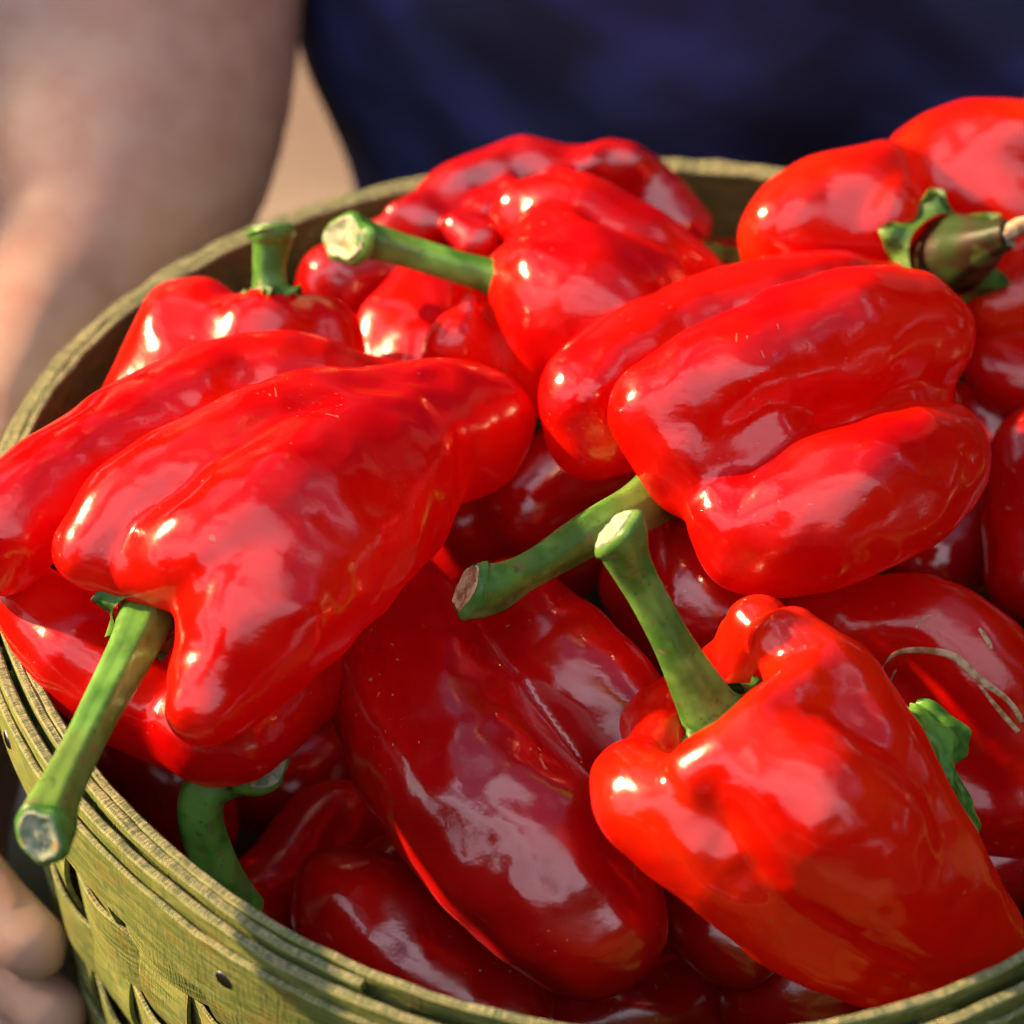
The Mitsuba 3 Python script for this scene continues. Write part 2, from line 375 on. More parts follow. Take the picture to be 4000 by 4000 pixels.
for i in range(NU):
    c = -np.pi + (i + .3) * 2 * np.pi / NU; w = D(3.7)
    zs = np.linspace(-.003, -.195, 60); ph = np.pi * i
    def dz(z): return .0048 + .0019 * np.where(z < -.02, np.sin((z + .0265) / .0235 * np.pi + ph + 0), 0)
    V = []
    for z in zs:
        ww = w * (1 - .2 * abs(z) / .2)
        for (t, d) in ((-ww, 0), (-ww, .0014), (ww, .0014), (ww, 0)):
            r = Rim(c + t) * (1 + TAPER * z) + dz(z) + d
            V.append([r * math.cos(c + t), r * math.sin(c + t), z])
    f = []
    for q in range(len(zs) - 1):
        for j in range(4):
            l = (j + 1) % 4
            f.append([q * 4 + j, (q + 1) * 4 + j, (q + 1) * 4 + l, q * 4 + l])
    add('basket', 'splint', (np.array(V), np.array(f)), 'basket_wood', smooth=30)
for r, (zt, zb) in enumerate(rows):
    add('basket', 'weaver', strip(-np.pi, np.pi, 720, (lambda r: lambda th: .0048 - .0021 * np.cos((th + np.pi) / (2 * np.pi) * NU * np.pi - .3 * np.pi) * (1 if r % 2 else -1))(r), .0014, zt, zb, 20 + r, ragged=.0005, closed=True), 'basket_wood', smooth=35)
def base_disc():
    th = np.linspace(-np.pi, np.pi, 96, endpoint=False)
    r = wall_r(th, -.19) + .004
    V = np.vstack([np.stack([r * np.cos(th), r * np.sin(th), 0 * th + z], 1) for z in (-.190, -.196)] + [[[0, 0, -.190], [0, 0, -.196]]])
    f = []
    for k in range(96):
        l = (k + 1) % 96
        f += [[192, k, l], [193, 96 + l, 96 + k], [k, 96 + k, 96 + l], [k, 96 + l, l]]
    return V, np.array(f)
scene['basket_base_wood'] = {'type': 'twosided', 'bsdf': {'type': 'diffuse', 'reflectance': rgb(.035, .032, .014)}}
add('basket', 'base', base_disc(), 'basket_base_wood')
for i, a in enumerate((-122.6, -156.0, -88.0, -52.0, -20.0, 20.0, 60.0, 100.0, 140.0, 172.0)):
    th = D(a); z = -.0165; r = Rim(th) * (1 + TAPER * z) + float(gap(np.array(th))) + .0031 + .0019
    s = trimesh.creation.icosphere(3, .0026)
    e = np.array([math.cos(th), math.sin(th), 0]); V = s.vertices; dn = V @ e
    V = V - np.outer(dn, e) * .72
    add('basket', 'nail', (V + e * r + [0, 0, z], s.faces), 'nail_steel', smooth=True)

# ---------------------------------------------------------------- peppers
PEPPERS=[
{'label':'large glossy pepper at the left whose green stem hangs out over the basket rim','lobes':[[[-159.0,-40.3,26.0,14.4],[-145.1,-20.6,28.0,14.6],[-127.3,1.6,26.0,15.4],[-109.6,20.4,22.0,16.3],[-94.1,25.8,20.0,16.5],[-78.6,33.7,16.0,11.1],[-64.8,39.3,13.0,8.3]],[[-132.0,-57.1,38.0,9.6],[-123.6,-46.3,40.0,13.7],[-106.3,-32.4,40.0,17.8],[-87.4,-12.1,34.0,18.9],[-67.6,7.9,26.0,16.3],[-50.6,21.5,20.0,13.8],[-43.1,24.5,16.0,13.6]],[[-100.6,-95.4,24.0,10.1],[-95.6,-84.8,28.0,15.0],[-89.0,-72.4,34.0,19.8],[-79.4,-52.9,34.0,22.1],[-68.9,-24.8,28.0,22.1],[-57.7,2.7,20.0,17.3],[-46.2,17.9,14.0,15.8],[-42.1,24.9,12.0,12.5]],[[-123.2,-57.1,34.0,8.3],[-111.6,-63.1,40.0,11.8],[-98.7,-61.1,44.0,16.0],[-84.9,-46.5,42.0,19.2],[-70.8,-17.2,32.0,18.6],[-56.5,5.7,22.0,15.5],[-47.7,18.9,14.0,14.1]],[[-138.3,-15.8,5.0,12.4],[-117.3,-16.8,5.0,19.3],[-85.3,10.1,5.0,18.3]]],'k':1.7,'stem':[[-118.6,-58.5,24.0,8.6],[-119.8,-70.0,25.0,6.7],[-121.6,-82.3,26.0,5.7],[-125.2,-100.6,27.0,5.1],[-128.8,-118.2,27.0,4.9],[-131.0,-129.3,27.0,5.5],[-132.1,-138.0,27.0,6.8],[-132.3,-141.3,27.0,6.6]],'cutn':[-0.201,-0.877,0.437],'seed':1,'res':1.2,'cal':1,'calpos':[-118.7,-67.4,27.0,11.9]},
{'label':'red pepper wedged beneath the large left pepper against the basket wall','lobes':[[[-155.9,-40.0,4.0,9.5],[-144.1,-51.0,2.0,13.1],[-128.1,-62.3,-3.0,14.9],[-114.8,-64.1,-8.0,16.0]],[[-103.9,-74.1,-4.0,14.8],[-99.1,-70.9,-6.0,15.6],[-89.3,-53.1,-10.0,14.8],[-79.6,-28.8,-16.0,15.2]],[[-130.3,-37.2,-20.0,16.6],[-107.2,-34.0,-22.0,18.0]]],'k':1.2,'stem':None,'seed':2,'res':1.5},
{'label':'back left red pepper whose short stem stands straight up near the rim','lobes':[[[-128.5,58.8,16.0,11.4],[-134.1,48.5,10.0,11.0],[-138.6,39.7,2.0,10.5]],[[-121.2,60.1,18.0,9.6],[-121.9,46.5,14.0,11.6],[-125.7,37.8,6.0,11.6]],[[-103.0,49.2,20.0,14.1],[-106.8,40.6,12.0,15.8],[-110.6,32.0,4.0,14.4]],[[-89.4,55.1,14.0,12.5],[-87.3,46.5,8.0,13.1],[-88.2,37.9,0.0,13.0]]],'k':3.2,'stem':[[-101.7,56.8,26.0,5.8],[-102.3,60.9,31.0,4.6],[-102.4,64.0,35.0,4.5],[-102.1,67.0,38.5,5.2],[-102.1,68.4,40.5,6.3],[-102.1,69.2,41.0,6.5]],'cutn':[-0.139,0.653,0.744],'cal':1,'calpos':[-101.5,56.1,30.0,8.3],'seed':3,'res':1.5},
{'label':'back middle pepper whose thick stem points left with a round cut end','lobes':[[[-35.3,111.1,20.0,10.0],[-20.8,107.8,22.0,13.0],[-6.3,101.4,18.0,13.2],[7.6,99.2,8.0,12.8],[15.5,97.6,0.0,12.9]],[[-34.3,76.2,22.0,11.2],[-24.4,67.0,24.0,17.2],[-12.6,63.3,20.0,20.3],[-2.3,67.0,10.0,19.1],[8.2,72.9,2.0,16.3]],[[-37.8,72.5,8.0,9.2],[-31.5,63.6,4.0,13.0],[-22.4,59.7,0.0,13.2]],[[-28.4,91.2,22.0,12.2],[-17.4,74.7,22.0,17.6],[-2.6,76.2,14.0,17.7]]],'k':1.6,'stem':[[-38.5,72.2,24.0,6.4],[-44.4,73.1,26.0,4.7],[-52.5,73.9,28.0,4.4],[-64.4,76.7,30.0,4.4],[-74.0,77.9,32.0,5.0],[-79.7,78.0,33.0,6.7],[-81.7,78.1,33.0,7.6]],'cutn':[-0.729,-0.529,0.434],'seed':4,'res':1.5},
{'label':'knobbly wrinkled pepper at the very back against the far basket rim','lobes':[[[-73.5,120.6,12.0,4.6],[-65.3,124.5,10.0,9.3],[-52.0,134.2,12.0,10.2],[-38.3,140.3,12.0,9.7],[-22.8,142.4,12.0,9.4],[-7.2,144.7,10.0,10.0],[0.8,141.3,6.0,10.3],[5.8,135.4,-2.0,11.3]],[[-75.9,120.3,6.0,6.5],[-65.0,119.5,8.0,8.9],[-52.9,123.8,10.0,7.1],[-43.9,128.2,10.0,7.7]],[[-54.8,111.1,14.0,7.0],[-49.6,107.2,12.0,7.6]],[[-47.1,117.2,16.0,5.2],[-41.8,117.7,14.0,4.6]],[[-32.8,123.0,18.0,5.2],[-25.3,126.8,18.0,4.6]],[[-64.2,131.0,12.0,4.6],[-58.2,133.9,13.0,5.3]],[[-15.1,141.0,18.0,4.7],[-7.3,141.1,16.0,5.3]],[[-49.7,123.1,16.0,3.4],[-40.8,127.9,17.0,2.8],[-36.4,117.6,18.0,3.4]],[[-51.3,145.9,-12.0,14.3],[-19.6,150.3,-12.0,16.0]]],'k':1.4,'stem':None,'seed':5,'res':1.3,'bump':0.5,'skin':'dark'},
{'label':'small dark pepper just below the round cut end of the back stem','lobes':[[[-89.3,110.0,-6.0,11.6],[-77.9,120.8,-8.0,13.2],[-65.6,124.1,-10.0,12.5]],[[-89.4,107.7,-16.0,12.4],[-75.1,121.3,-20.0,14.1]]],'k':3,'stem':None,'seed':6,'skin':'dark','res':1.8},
{'label':'short pepper below the back stem,a bright sun streak on its left edge','lobes':[[[-67.0,94.3,4.0,7.3],[-72.1,81.9,3.0,8.4],[-73.8,73.6,-2.0,9.3],[-74.7,64.4,-8.0,9.7]],[[-60.0,91.1,2.0,8.3],[-61.8,74.0,2.0,10.7],[-62.5,62.5,-4.0,11.9]],[[-52.7,94.3,-4.0,8.4],[-53.1,77.2,-4.0,10.5]]],'k':3,'stem':None,'seed':7,'res':1.5},
{'label':'small pepper tip with a pointed nipple behind the large left pepper','lobes':[[[-48.0,66.7,24.0,2.5],[-48.3,63.5,22.0,3.5],[-48.9,61.6,18.0,5.5],[-51.3,57.1,14.0,8.7],[-51.6,55.6,4.0,10.5],[-52.8,49.2,-6.0,11.7]],[[-46.1,74.3,10.0,4.4],[-43.9,62.7,8.0,7.6],[-43.0,58.6,0.0,9.1]]],'k':2.5,'stem':None,'seed':8,'res':1.2},
{'label':'top right pepper with a green brown calyx and a dried tan stalk','lobes':[[[38.2,99.2,26.0,12.5],[47.2,108.3,28.0,13.2],[59.0,109.9,30.0,12.9],[66.3,112.8,30.0,11.4],[68.4,101.6,30.0,9.8]],[[41.8,100.3,16.0,13.8],[56.5,103.3,20.0,15.0],[66.8,101.1,22.0,7.8]],[[79.3,140.5,20.0,11.4],[88.4,139.1,26.0,13.5],[102.0,133.9,32.0,13.4],[119.0,133.9,28.0,14.0]],[[67.5,122.3,26.0,9.4],[74.3,125.4,24.0,8.8],[80.5,129.7,24.0,10.1]],[[94.7,122.8,22.0,11.5],[106.7,118.5,20.0,12.1],[120.8,119.6,16.0,13.7]],[[99.0,91.8,6.0,10.5],[111.3,97.3,6.0,13.5]],[[66.6,123.2,-6.0,15.5],[90.3,134.7,-6.0,17.2],[113.5,135.9,-4.0,17.2]]],'k':3.2,'stem':[[82.1,96.8,18.0,10.7],[84.8,90.1,25.0,10.6],[88.1,85.2,31.0,9.1],[90.9,79.8,37.0,7.2],[93.5,76.5,41.0,5.2],[95.5,75.4,43.0,4.7],[96.5,74.5,44.0,4.3]],'cutn':[0.873,-0.266,0.41],'seed':9,'res':1.5,'brown':True,'cal':1,'calpos':[82.1,89.9,24.0,16.5],'skin':'orange','dry':[[95.7,72.2,45.0,1.9],[97.6,73.3,46.0,2.1],[100.3,74.8,47.0,2.4],[103.8,75.3,48.0,2.1],[107.3,75.3,49.0,2.0]]},
{'label':'three lobed pepper right of centre lying on its side,stem pointing down left','lobes':[[[-14.4,19.6,28.0,12.8],[-3.4,35.3,28.0,13.8],[13.4,51.2,26.0,14.0],[32.2,64.0,24.0,14.2],[50.0,73.6,20.0,13.9],[65.2,79.8,14.0,13.3]],[[-12.5,17.1,18.0,12.9],[-4.3,25.4,16.0,14.1]],[[3.9,-4.0,44.0,12.1],[15.9,2.1,46.0,15.1],[32.1,12.6,46.0,16.6],[50.2,27.0,44.0,17.9],[66.3,39.8,38.0,16.5],[72.9,40.7,34.0,14.9]],[[11.0,-8.3,36.0,13.7],[19.2,-9.4,32.0,13.5],[32.6,-4.8,34.0,12.8]],[[26.2,-25.7,26.0,14.0],[30.3,-28.2,24.0,15.3],[43.4,-26.0,28.0,18.9],[58.1,-17.4,30.0,19.4],[72.5,-1.7,26.0,16.6],[76.9,8.2,24.0,13.5]],[[15.3,-11.4,30.0,12.4],[30.5,4.7,24.0,15.4],[51.5,21.1,22.0,16.5],[68.9,35.4,20.0,14.8]],[[12.9,36.0,6.0,15.8],[42.0,44.7,0.0,21.7],[68.3,55.2,0.0,19.0]]],'k':1.6,'stem':[[11.5,6.9,14.0,8.3],[1.4,-8.5,16.0,6.8],[-7.3,-17.3,17.0,6.0],[-15.1,-25.9,18.0,5.4],[-22.8,-35.0,19.0,4.8],[-29.2,-41.2,19.5,4.9],[-34.2,-45.9,20.0,5.9],[-38.7,-47.5,20.0,6.9],[-40.3,-48.0,20.0,6.6]],'cutn':[-0.843,-0.111,0.526],'seed':10,'res':1.2,'corky':True},
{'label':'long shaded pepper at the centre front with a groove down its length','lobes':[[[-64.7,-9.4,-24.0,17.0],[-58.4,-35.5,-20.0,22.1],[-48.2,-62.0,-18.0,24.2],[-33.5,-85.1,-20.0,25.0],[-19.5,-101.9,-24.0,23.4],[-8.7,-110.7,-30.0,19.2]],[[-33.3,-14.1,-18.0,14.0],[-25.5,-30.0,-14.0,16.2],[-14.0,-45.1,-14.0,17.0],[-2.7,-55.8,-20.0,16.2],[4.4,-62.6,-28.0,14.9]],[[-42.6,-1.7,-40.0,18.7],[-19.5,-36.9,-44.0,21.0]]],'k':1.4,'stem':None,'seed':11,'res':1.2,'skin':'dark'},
{'label':'front right pepper with a tall green stem rising from its hollow shoulder','lobes':[[[30.3,-62.9,26.0,7.7],[29.1,-63.4,18.0,8.0],[32.3,-63.0,6.0,9.7],[43.5,-67.2,-6.0,14.5]],[[29.4,-57.3,14.0,7.6],[25.1,-56.8,6.0,7.7],[20.1,-57.6,0.0,7.7],[14.3,-63.4,-2.0,8.2]],[[37.5,-76.9,32.0,9.6],[45.7,-84.5,26.0,13.3],[52.8,-95.5,16.0,16.9],[61.0,-104.3,2.0,17.9],[73.6,-110.2,-16.0,16.6],[85.9,-112.0,-30.0,11.8]],[[15.6,-116.2,28.0,5.9],[24.0,-111.5,33.0,6.8],[31.9,-103.4,34.0,7.6],[38.3,-93.8,32.0,9.0]],[[0.5,-104.8,12.0,10.5],[5.0,-112.4,13.0,12.4],[14.4,-116.8,11.0,15.1],[25.9,-121.5,4.0,15.2],[37.8,-123.3,-10.0,13.8],[48.5,-124.0,-20.0,12.1],[58.1,-120.7,-30.0,10.7],[70.2,-115.8,-36.0,9.8]],[[22.5,-110.0,24.0,11.4],[34.7,-114.7,26.0,15.9],[46.1,-120.0,18.0,19.4],[58.3,-119.7,2.0,18.2],[70.9,-117.2,-14.0,15.2],[85.0,-114.3,-28.0,10.8]],[[7.2,-74.1,0.0,8.6],[6.0,-89.9,6.0,8.7],[9.4,-92.8,0.0,11.5]],[[11.8,-61.4,-6.0,8.0],[7.2,-71.2,-2.0,8.4]],[[18.6,-51.1,-14.0,12.1],[30.8,-65.4,-16.0,17.3],[49.7,-92.9,-30.0,14.4]]],'k':2.0,'stem':[[22.1,-81.2,8.0,10.3],[18.4,-80.1,14.0,7.4],[14.7,-78.3,21.0,6.0],[9.5,-75.0,30.0,4.8],[4.0,-71.0,39.0,4.4],[-0.0,-68.5,46.0,4.7],[-2.4,-67.2,51.0,5.4],[-3.8,-66.0,55.0,6.3],[-4.2,-65.8,56.5,6.4]],'cutn':[-0.744,0.19,0.641],'seed':12,'res':1.0,'cal':1,'calpos':[21.9,-82.0,13.0,11.8],'skin':'orange','cuts':[[[24.3,-90.1,26.0,5.8],[18.9,-92.1,18.0,7.6]]]},
{'label':'red pepper with brown corky scars,half hidden behind the front right pepper','lobes':[[[51.0,-11.6,-24.0,12.6],[64.4,-16.6,-17.0,13.6],[77.9,-19.6,-15.0,14.7],[89.9,-26.7,-22.0,16.0],[100.5,-33.6,-36.0,16.7],[107.3,-43.8,-48.0,15.3]],[[66.1,-14.5,-40.0,17.0],[77.3,-29.9,-46.0,17.6],[85.8,-43.1,-54.0,16.1]],[[93.1,-38.9,-56.0,14.0],[100.1,-46.3,-60.0,12.6]]],'k':4,'stem':None,'seed':13,'res':1.3,'scars':[[[63.1,-31.1,-26.1,0.5],[64.4,-31.5,-16.9,0.4],[68.0,-31.3,-11.6,0.7],[74.7,-32.9,-9.1,0.9],[82.4,-35.0,-8.8,1.1],[88.9,-39.7,-13.1,1.1],[96.8,-42.1,-17.2,0.8],[100.6,-45.3,-23.4,0.7]],[[66.0,-32.8,-27.8,0.3],[66.9,-31.2,-22.0,0.3],[68.2,-31.8,-16.8,0.3]],[[87.6,-39.6,-13.1,0.3],[92.9,-43.4,-18.2,0.7],[100.7,-46.8,-25.6,0.7]],[[72.0,-29.2,-5.3,0.3],[73.3,-28.2,-3.8,0.3],[74.6,-26.9,-2.5,0.3],[79.9,-26.9,-2.6,0.3]],[[87.8,-28.2,-4.6,0.5],[91.0,-31.5,-7.0,0.8],[91.6,-33.1,-8.1,0.4]]]},
{'label':'curved pepper at the right edge just below the dried tan stalk','lobes':[[[100.0,94.8,-2.0,6.9],[98.9,82.9,-6.0,9.0],[106.9,76.2,-8.0,10.7],[119.2,81.6,-8.0,12.0]],[[112.6,100.4,-4.0,13.0],[120.1,105.5,0.0,13.7],[141.3,114.4,-6.0,14.6]]],'k':3,'stem':None,'seed':14,'res':1.6},
{'label':'dark pepper at the right edge beside the lower lobe of the three lobed pepper','lobes':[[[109.8,44.2,-8.0,13.9],[108.7,29.0,-14.0,15.6],[107.0,12.0,-22.0,14.3]],[[120.4,38.2,-10.0,14.5],[141.5,39.6,-16.0,15.3]],[[118.5,16.8,-20.0,14.3],[138.8,9.7,-28.0,15.0]]],'k':3,'stem':None,'seed':15,'skin':'dark','res':1.6},
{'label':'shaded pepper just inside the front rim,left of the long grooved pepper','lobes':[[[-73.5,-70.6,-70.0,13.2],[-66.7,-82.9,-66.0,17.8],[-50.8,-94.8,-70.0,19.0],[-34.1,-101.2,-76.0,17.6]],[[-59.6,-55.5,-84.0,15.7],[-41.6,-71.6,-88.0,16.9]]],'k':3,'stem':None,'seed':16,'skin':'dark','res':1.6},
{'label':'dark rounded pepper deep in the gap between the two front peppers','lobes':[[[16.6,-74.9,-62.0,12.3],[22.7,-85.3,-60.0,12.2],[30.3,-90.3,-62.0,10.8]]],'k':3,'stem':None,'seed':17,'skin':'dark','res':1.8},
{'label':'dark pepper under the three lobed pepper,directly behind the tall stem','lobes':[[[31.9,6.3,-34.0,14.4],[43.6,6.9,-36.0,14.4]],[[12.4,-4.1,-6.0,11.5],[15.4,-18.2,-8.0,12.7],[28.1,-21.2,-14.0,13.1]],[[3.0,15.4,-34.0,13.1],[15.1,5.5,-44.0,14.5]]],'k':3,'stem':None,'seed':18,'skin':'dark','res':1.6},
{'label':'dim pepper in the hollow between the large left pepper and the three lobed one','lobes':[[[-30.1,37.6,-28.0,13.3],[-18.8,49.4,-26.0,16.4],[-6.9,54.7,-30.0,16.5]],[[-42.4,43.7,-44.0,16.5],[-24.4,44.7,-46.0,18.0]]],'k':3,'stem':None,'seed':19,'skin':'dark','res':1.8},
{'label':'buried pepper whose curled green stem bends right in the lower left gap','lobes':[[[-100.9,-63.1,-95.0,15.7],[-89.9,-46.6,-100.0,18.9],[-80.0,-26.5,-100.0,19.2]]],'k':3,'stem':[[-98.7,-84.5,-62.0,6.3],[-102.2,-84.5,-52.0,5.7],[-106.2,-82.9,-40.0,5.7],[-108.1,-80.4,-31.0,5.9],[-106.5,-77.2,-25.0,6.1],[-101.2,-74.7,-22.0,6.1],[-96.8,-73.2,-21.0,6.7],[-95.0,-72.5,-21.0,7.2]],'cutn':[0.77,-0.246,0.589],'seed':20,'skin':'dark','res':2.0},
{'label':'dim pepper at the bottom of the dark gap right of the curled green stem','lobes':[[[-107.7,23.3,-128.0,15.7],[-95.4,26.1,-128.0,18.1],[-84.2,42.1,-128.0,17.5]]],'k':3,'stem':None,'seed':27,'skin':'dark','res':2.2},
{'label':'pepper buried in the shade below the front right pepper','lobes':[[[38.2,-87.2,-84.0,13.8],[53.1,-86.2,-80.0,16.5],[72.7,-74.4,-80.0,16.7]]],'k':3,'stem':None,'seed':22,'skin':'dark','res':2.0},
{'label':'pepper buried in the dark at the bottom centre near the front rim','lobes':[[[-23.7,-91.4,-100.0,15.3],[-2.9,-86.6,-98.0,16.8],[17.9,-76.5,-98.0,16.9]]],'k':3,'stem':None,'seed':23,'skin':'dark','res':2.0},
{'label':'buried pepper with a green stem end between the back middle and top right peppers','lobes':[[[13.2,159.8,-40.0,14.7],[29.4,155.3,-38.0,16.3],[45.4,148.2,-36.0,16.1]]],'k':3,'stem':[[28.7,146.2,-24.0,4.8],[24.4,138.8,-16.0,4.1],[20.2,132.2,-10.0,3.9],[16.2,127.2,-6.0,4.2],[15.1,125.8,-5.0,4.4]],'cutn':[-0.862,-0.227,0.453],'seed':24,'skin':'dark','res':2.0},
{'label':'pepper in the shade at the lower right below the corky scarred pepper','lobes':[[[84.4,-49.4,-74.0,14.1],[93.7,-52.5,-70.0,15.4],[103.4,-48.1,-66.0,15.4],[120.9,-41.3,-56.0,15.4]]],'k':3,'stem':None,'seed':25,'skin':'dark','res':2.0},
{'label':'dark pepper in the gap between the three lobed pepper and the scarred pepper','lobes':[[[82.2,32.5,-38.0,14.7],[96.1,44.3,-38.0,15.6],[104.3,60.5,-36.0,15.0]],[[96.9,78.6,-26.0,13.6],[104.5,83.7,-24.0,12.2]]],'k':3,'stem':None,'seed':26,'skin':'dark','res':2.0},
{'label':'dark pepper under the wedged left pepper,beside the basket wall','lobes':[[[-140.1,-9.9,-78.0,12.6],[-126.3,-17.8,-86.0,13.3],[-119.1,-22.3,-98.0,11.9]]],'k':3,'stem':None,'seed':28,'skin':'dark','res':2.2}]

def calyx_mesh(c, t, rs, rc, seed, npt=6):
    """Green star shaped collar round the foot of a stem."""
    rng = np.random.default_rng(seed); n = npt * 8
    u = np.cross(t, [.2, .9, .3]); u /= np.linalg.norm(u); b = np.cross(t, u)
    a = np.arange(n) * 2 * np.pi / n
    pt = rng.uniform(.8, 1.25, npt)
    V = []
    for s, z in ((0.75, .28), (.45, .12), (.2, .02), (0, -.10)):
        q = 1 - s
        w = np.maximum(np.cos(npt * a * .5) ** 2, 0) ** 1.5
        amp = np.interp(a, np.arange(npt + 1) * 2 * np.pi / npt, np.r_[pt, pt[0]])
        R = rs * s + rc * q * (.86 + .3 * w * amp * q)
        Z = rc * (z + .22 * w * q ** 2 * rng.normal(1, .4, n) * amp)
        V.append(c + R[:, None] * (np.cos(a)[:, None] * u + np.sin(a)[:, None] * b) + Z[:, None] * t)
    top = np.vstack(V); low = top - t * rc * .07
    m = len(V); f = []
    for l in range(m - 1):
        for j in range(n):
            p, q = l * n + j, l * n + (j + 1) % n
            f += [[p, p + n, q + n], [p, q + n, q]]
            o = m * n
            f += [[o + p, o + q + n, o + p + n], [o + p, o + q, o + q + n]]
    o = m * n; l = (m - 1) * n
    for j in range(n):
        p, q = l + j, l + (j + 1) % n
        f += [[p, o + p, o + q], [p, o + q, q]]
    return np.vstack([top, low]), np.array(f)

for P in PEPPERS:
    key = key_of('red_pepper')
    labels[key] = {'label': P['label'], 'category': 'pepper', 'group': 'red peppers heaped in the basket'}
    body = blob(P['lobes'], P['res'], P['k'], cuts=P.get('cuts') or (), ripple=.33 + (P.get('bump') or 0), seed=P['seed'])
    add(key, 'flesh', body, 'pepper_skin_' + P.get('skin', 'red'), smooth=True)
    for sc in P.get('scars') or ():
        S = spline(sc, 6); fn = body.vertex_normals
        tree = cKDTree(body.vertices); _, ix = tree.query(S[:, :3] / 1000)
        pos = ndimage.gaussian_filter1d(body.vertices[ix] * 1000, 2.5, axis=0, mode='nearest'); nn = fn[ix]
        R = S[:, 3]; b = np.cross(np.gradient(pos, axis=0), nn); b /= np.linalg.norm(b, axis=1, keepdims=True) + 1e-9
        a = np.linspace(0, 2 * np.pi, 10, endpoint=False)
        V = pos[:, None] + R[:, None, None] * (np.cos(a)[None, :, None] * b[:, None] + .45 * np.sin(a)[None, :, None] * nn[:, None])
        q = [[i * 10 + j, i * 10 + (j + 1) % 10, (i + 1) * 10 + (j + 1) % 10, (i + 1) * 10 + j] for i in range(len(S) - 1) for j in range(10)]
        add(key, 'corky_scar', (V.reshape(-1, 3) / 1000, np.array(q)), 'cork', smooth=True)
    if P.get('stem'):
        mat = 'stem_brown' if P.get('brown') else 'stem_green'
        m, ring, t = tube(P['stem'], 28, 7, ridge=.055, seed=P['seed'], cutn=P.get('cutn'))
        st = add(key, 'stem', m, mat, smooth=True)
        add(st, 'cut_end', cut_face(ring, t, P['seed']), 'cork' if P.get('corky') else 'stem_cut', smooth=40)
        s0, s1 = np.array(P['stem'][0]), np.array(P['stem'][1])
        if P.get('cal'):
            d = (s1 - s0)[:3]; d /= np.linalg.norm(d); c0 = np.array(P['calpos'])
            add(key, 'calyx', calyx_mesh(c0[:3] / 1000, d, s1[3] / 1000 * 1.02, c0[3] / 1000, P['seed']), 'calyx_green', smooth=40)
        if P.get('dry'):
            m, ring, t = tube(P['dry'], 14, 5, ridge=.06, seed=3)
            add(key, 'dried_stalk', m, 'cork', smooth=True)

ARM=[[-165.2,310.0,45.4,57.4],[-175.6,290.0,-15.2,57.8],[-173.5,255.0,-36.3,54.2],[-172.8,220.0,-45.8,48.4],[-173.0,195.0,-50.9,36.6]]
LEAF_A=[[[67.5,-56.6,-6.0],[68.9,-58.9,-4.0],[71.8,-58.1,-2.0]],[[68.5,-65.5,-3.0],[72.8,-68.1,1.0],[79.7,-61.3,-4.0]],[[70.6,-72.4,-3.0],[76.0,-75.1,1.0],[84.3,-66.9,-5.0]],[[72.9,-77.6,-5.0],[77.0,-82.2,0.0],[81.8,-74.3,-6.0]],[[75.8,-81.7,-8.0],[77.9,-87.3,-3.0],[80.6,-81.4,-9.0]]]
LEAF_B=[[[75.3,-74.7,-6.0],[76.9,-78.3,-4.0],[79.0,-77.3,-5.0]],[[77.4,-82.7,-5.0],[79.7,-86.9,-2.0],[82.1,-84.6,-5.0]],[[79.1,-88.8,-6.0],[81.3,-94.2,-2.0],[84.4,-92.1,-6.0]],[[80.2,-94.9,-7.0],[82.4,-100.2,-3.0],[85.3,-96.3,-8.0]],[[82.9,-99.8,-9.0],[83.5,-103.4,-6.0],[85.1,-99.7,-9.0]],[[84.2,-101.6,-10.0],[84.3,-102.9,-9.0],[84.7,-101.6,-10.0]]]

def leaf_sheet(rows, nu, nv, crinkle, seed):
    from scipy.interpolate import RectBivariateSpline
    G = np.array(rows) / 1000; r, c = G.shape[:2]
    u, v = np.linspace(0, r - 1, nu), np.linspace(0, c - 1, nv)
    P = np.stack([RectBivariateSpline(np.arange(r), np.arange(c), G[:, :, k], kx=min(3, r - 1), ky=min(2, c - 1))(u, v) for k in range(3)], -1)
    N = np.cross(np.gradient(P, axis=0), np.gradient(P, axis=1)); N /= np.linalg.norm(N, axis=-1, keepdims=True) + 1e-12
    if N[..., 2].mean() < 0: N = -N
    g = np.random.default_rng(seed).standard_normal((nu, nv)); q = ndimage.gaussian_filter(g, 2.2); q /= q.std()
    P = P + N * (q * crinkle)[..., None]
    V = np.concatenate([P.reshape(-1, 3), (P - N * .0004).reshape(-1, 3)]); f = []; o = nu * nv
    for i in range(nu - 1):
        for j in range(nv - 1):
            a = i * nv + j
            f += [[a, a + 1, a + nv + 1], [a, a + nv + 1, a + nv], [o + a, o + a + nv + 1, o + a + 1], [o + a, o + a + nv, o + a + nv + 1]]
    return V, np.array(f)
def leaf_colour(p, n, uv):
    a = fbm(p.x * 260, p.y * 260, p.z * 260, 3)
    return mix((0.035, 0.125, 0.014), (0.10, 0.27, 0.035), smoothstep(.3, .7, a))
scene['leaf_flesh'] = {'type': 'twosided', 'bsdf': {'type': 'principled', 'base_color': mikit.proc(leaf_colour), 'roughness': 0.45, 'specular': 0.4}}
labels['leaf'] = {'label': 'crinkled green leaf scrap caught between the front right pepper and the scarred one', 'category': 'leaf'}
add('leaf', 'upper_blade', leaf_sheet(LEAF_A, 40, 36, .00045, 4), 'leaf_flesh', smooth=True)
add('leaf', 'lower_blade', leaf_sheet(LEAF_B, 40, 20, .0005, 5), 'leaf_flesh', smooth=True)

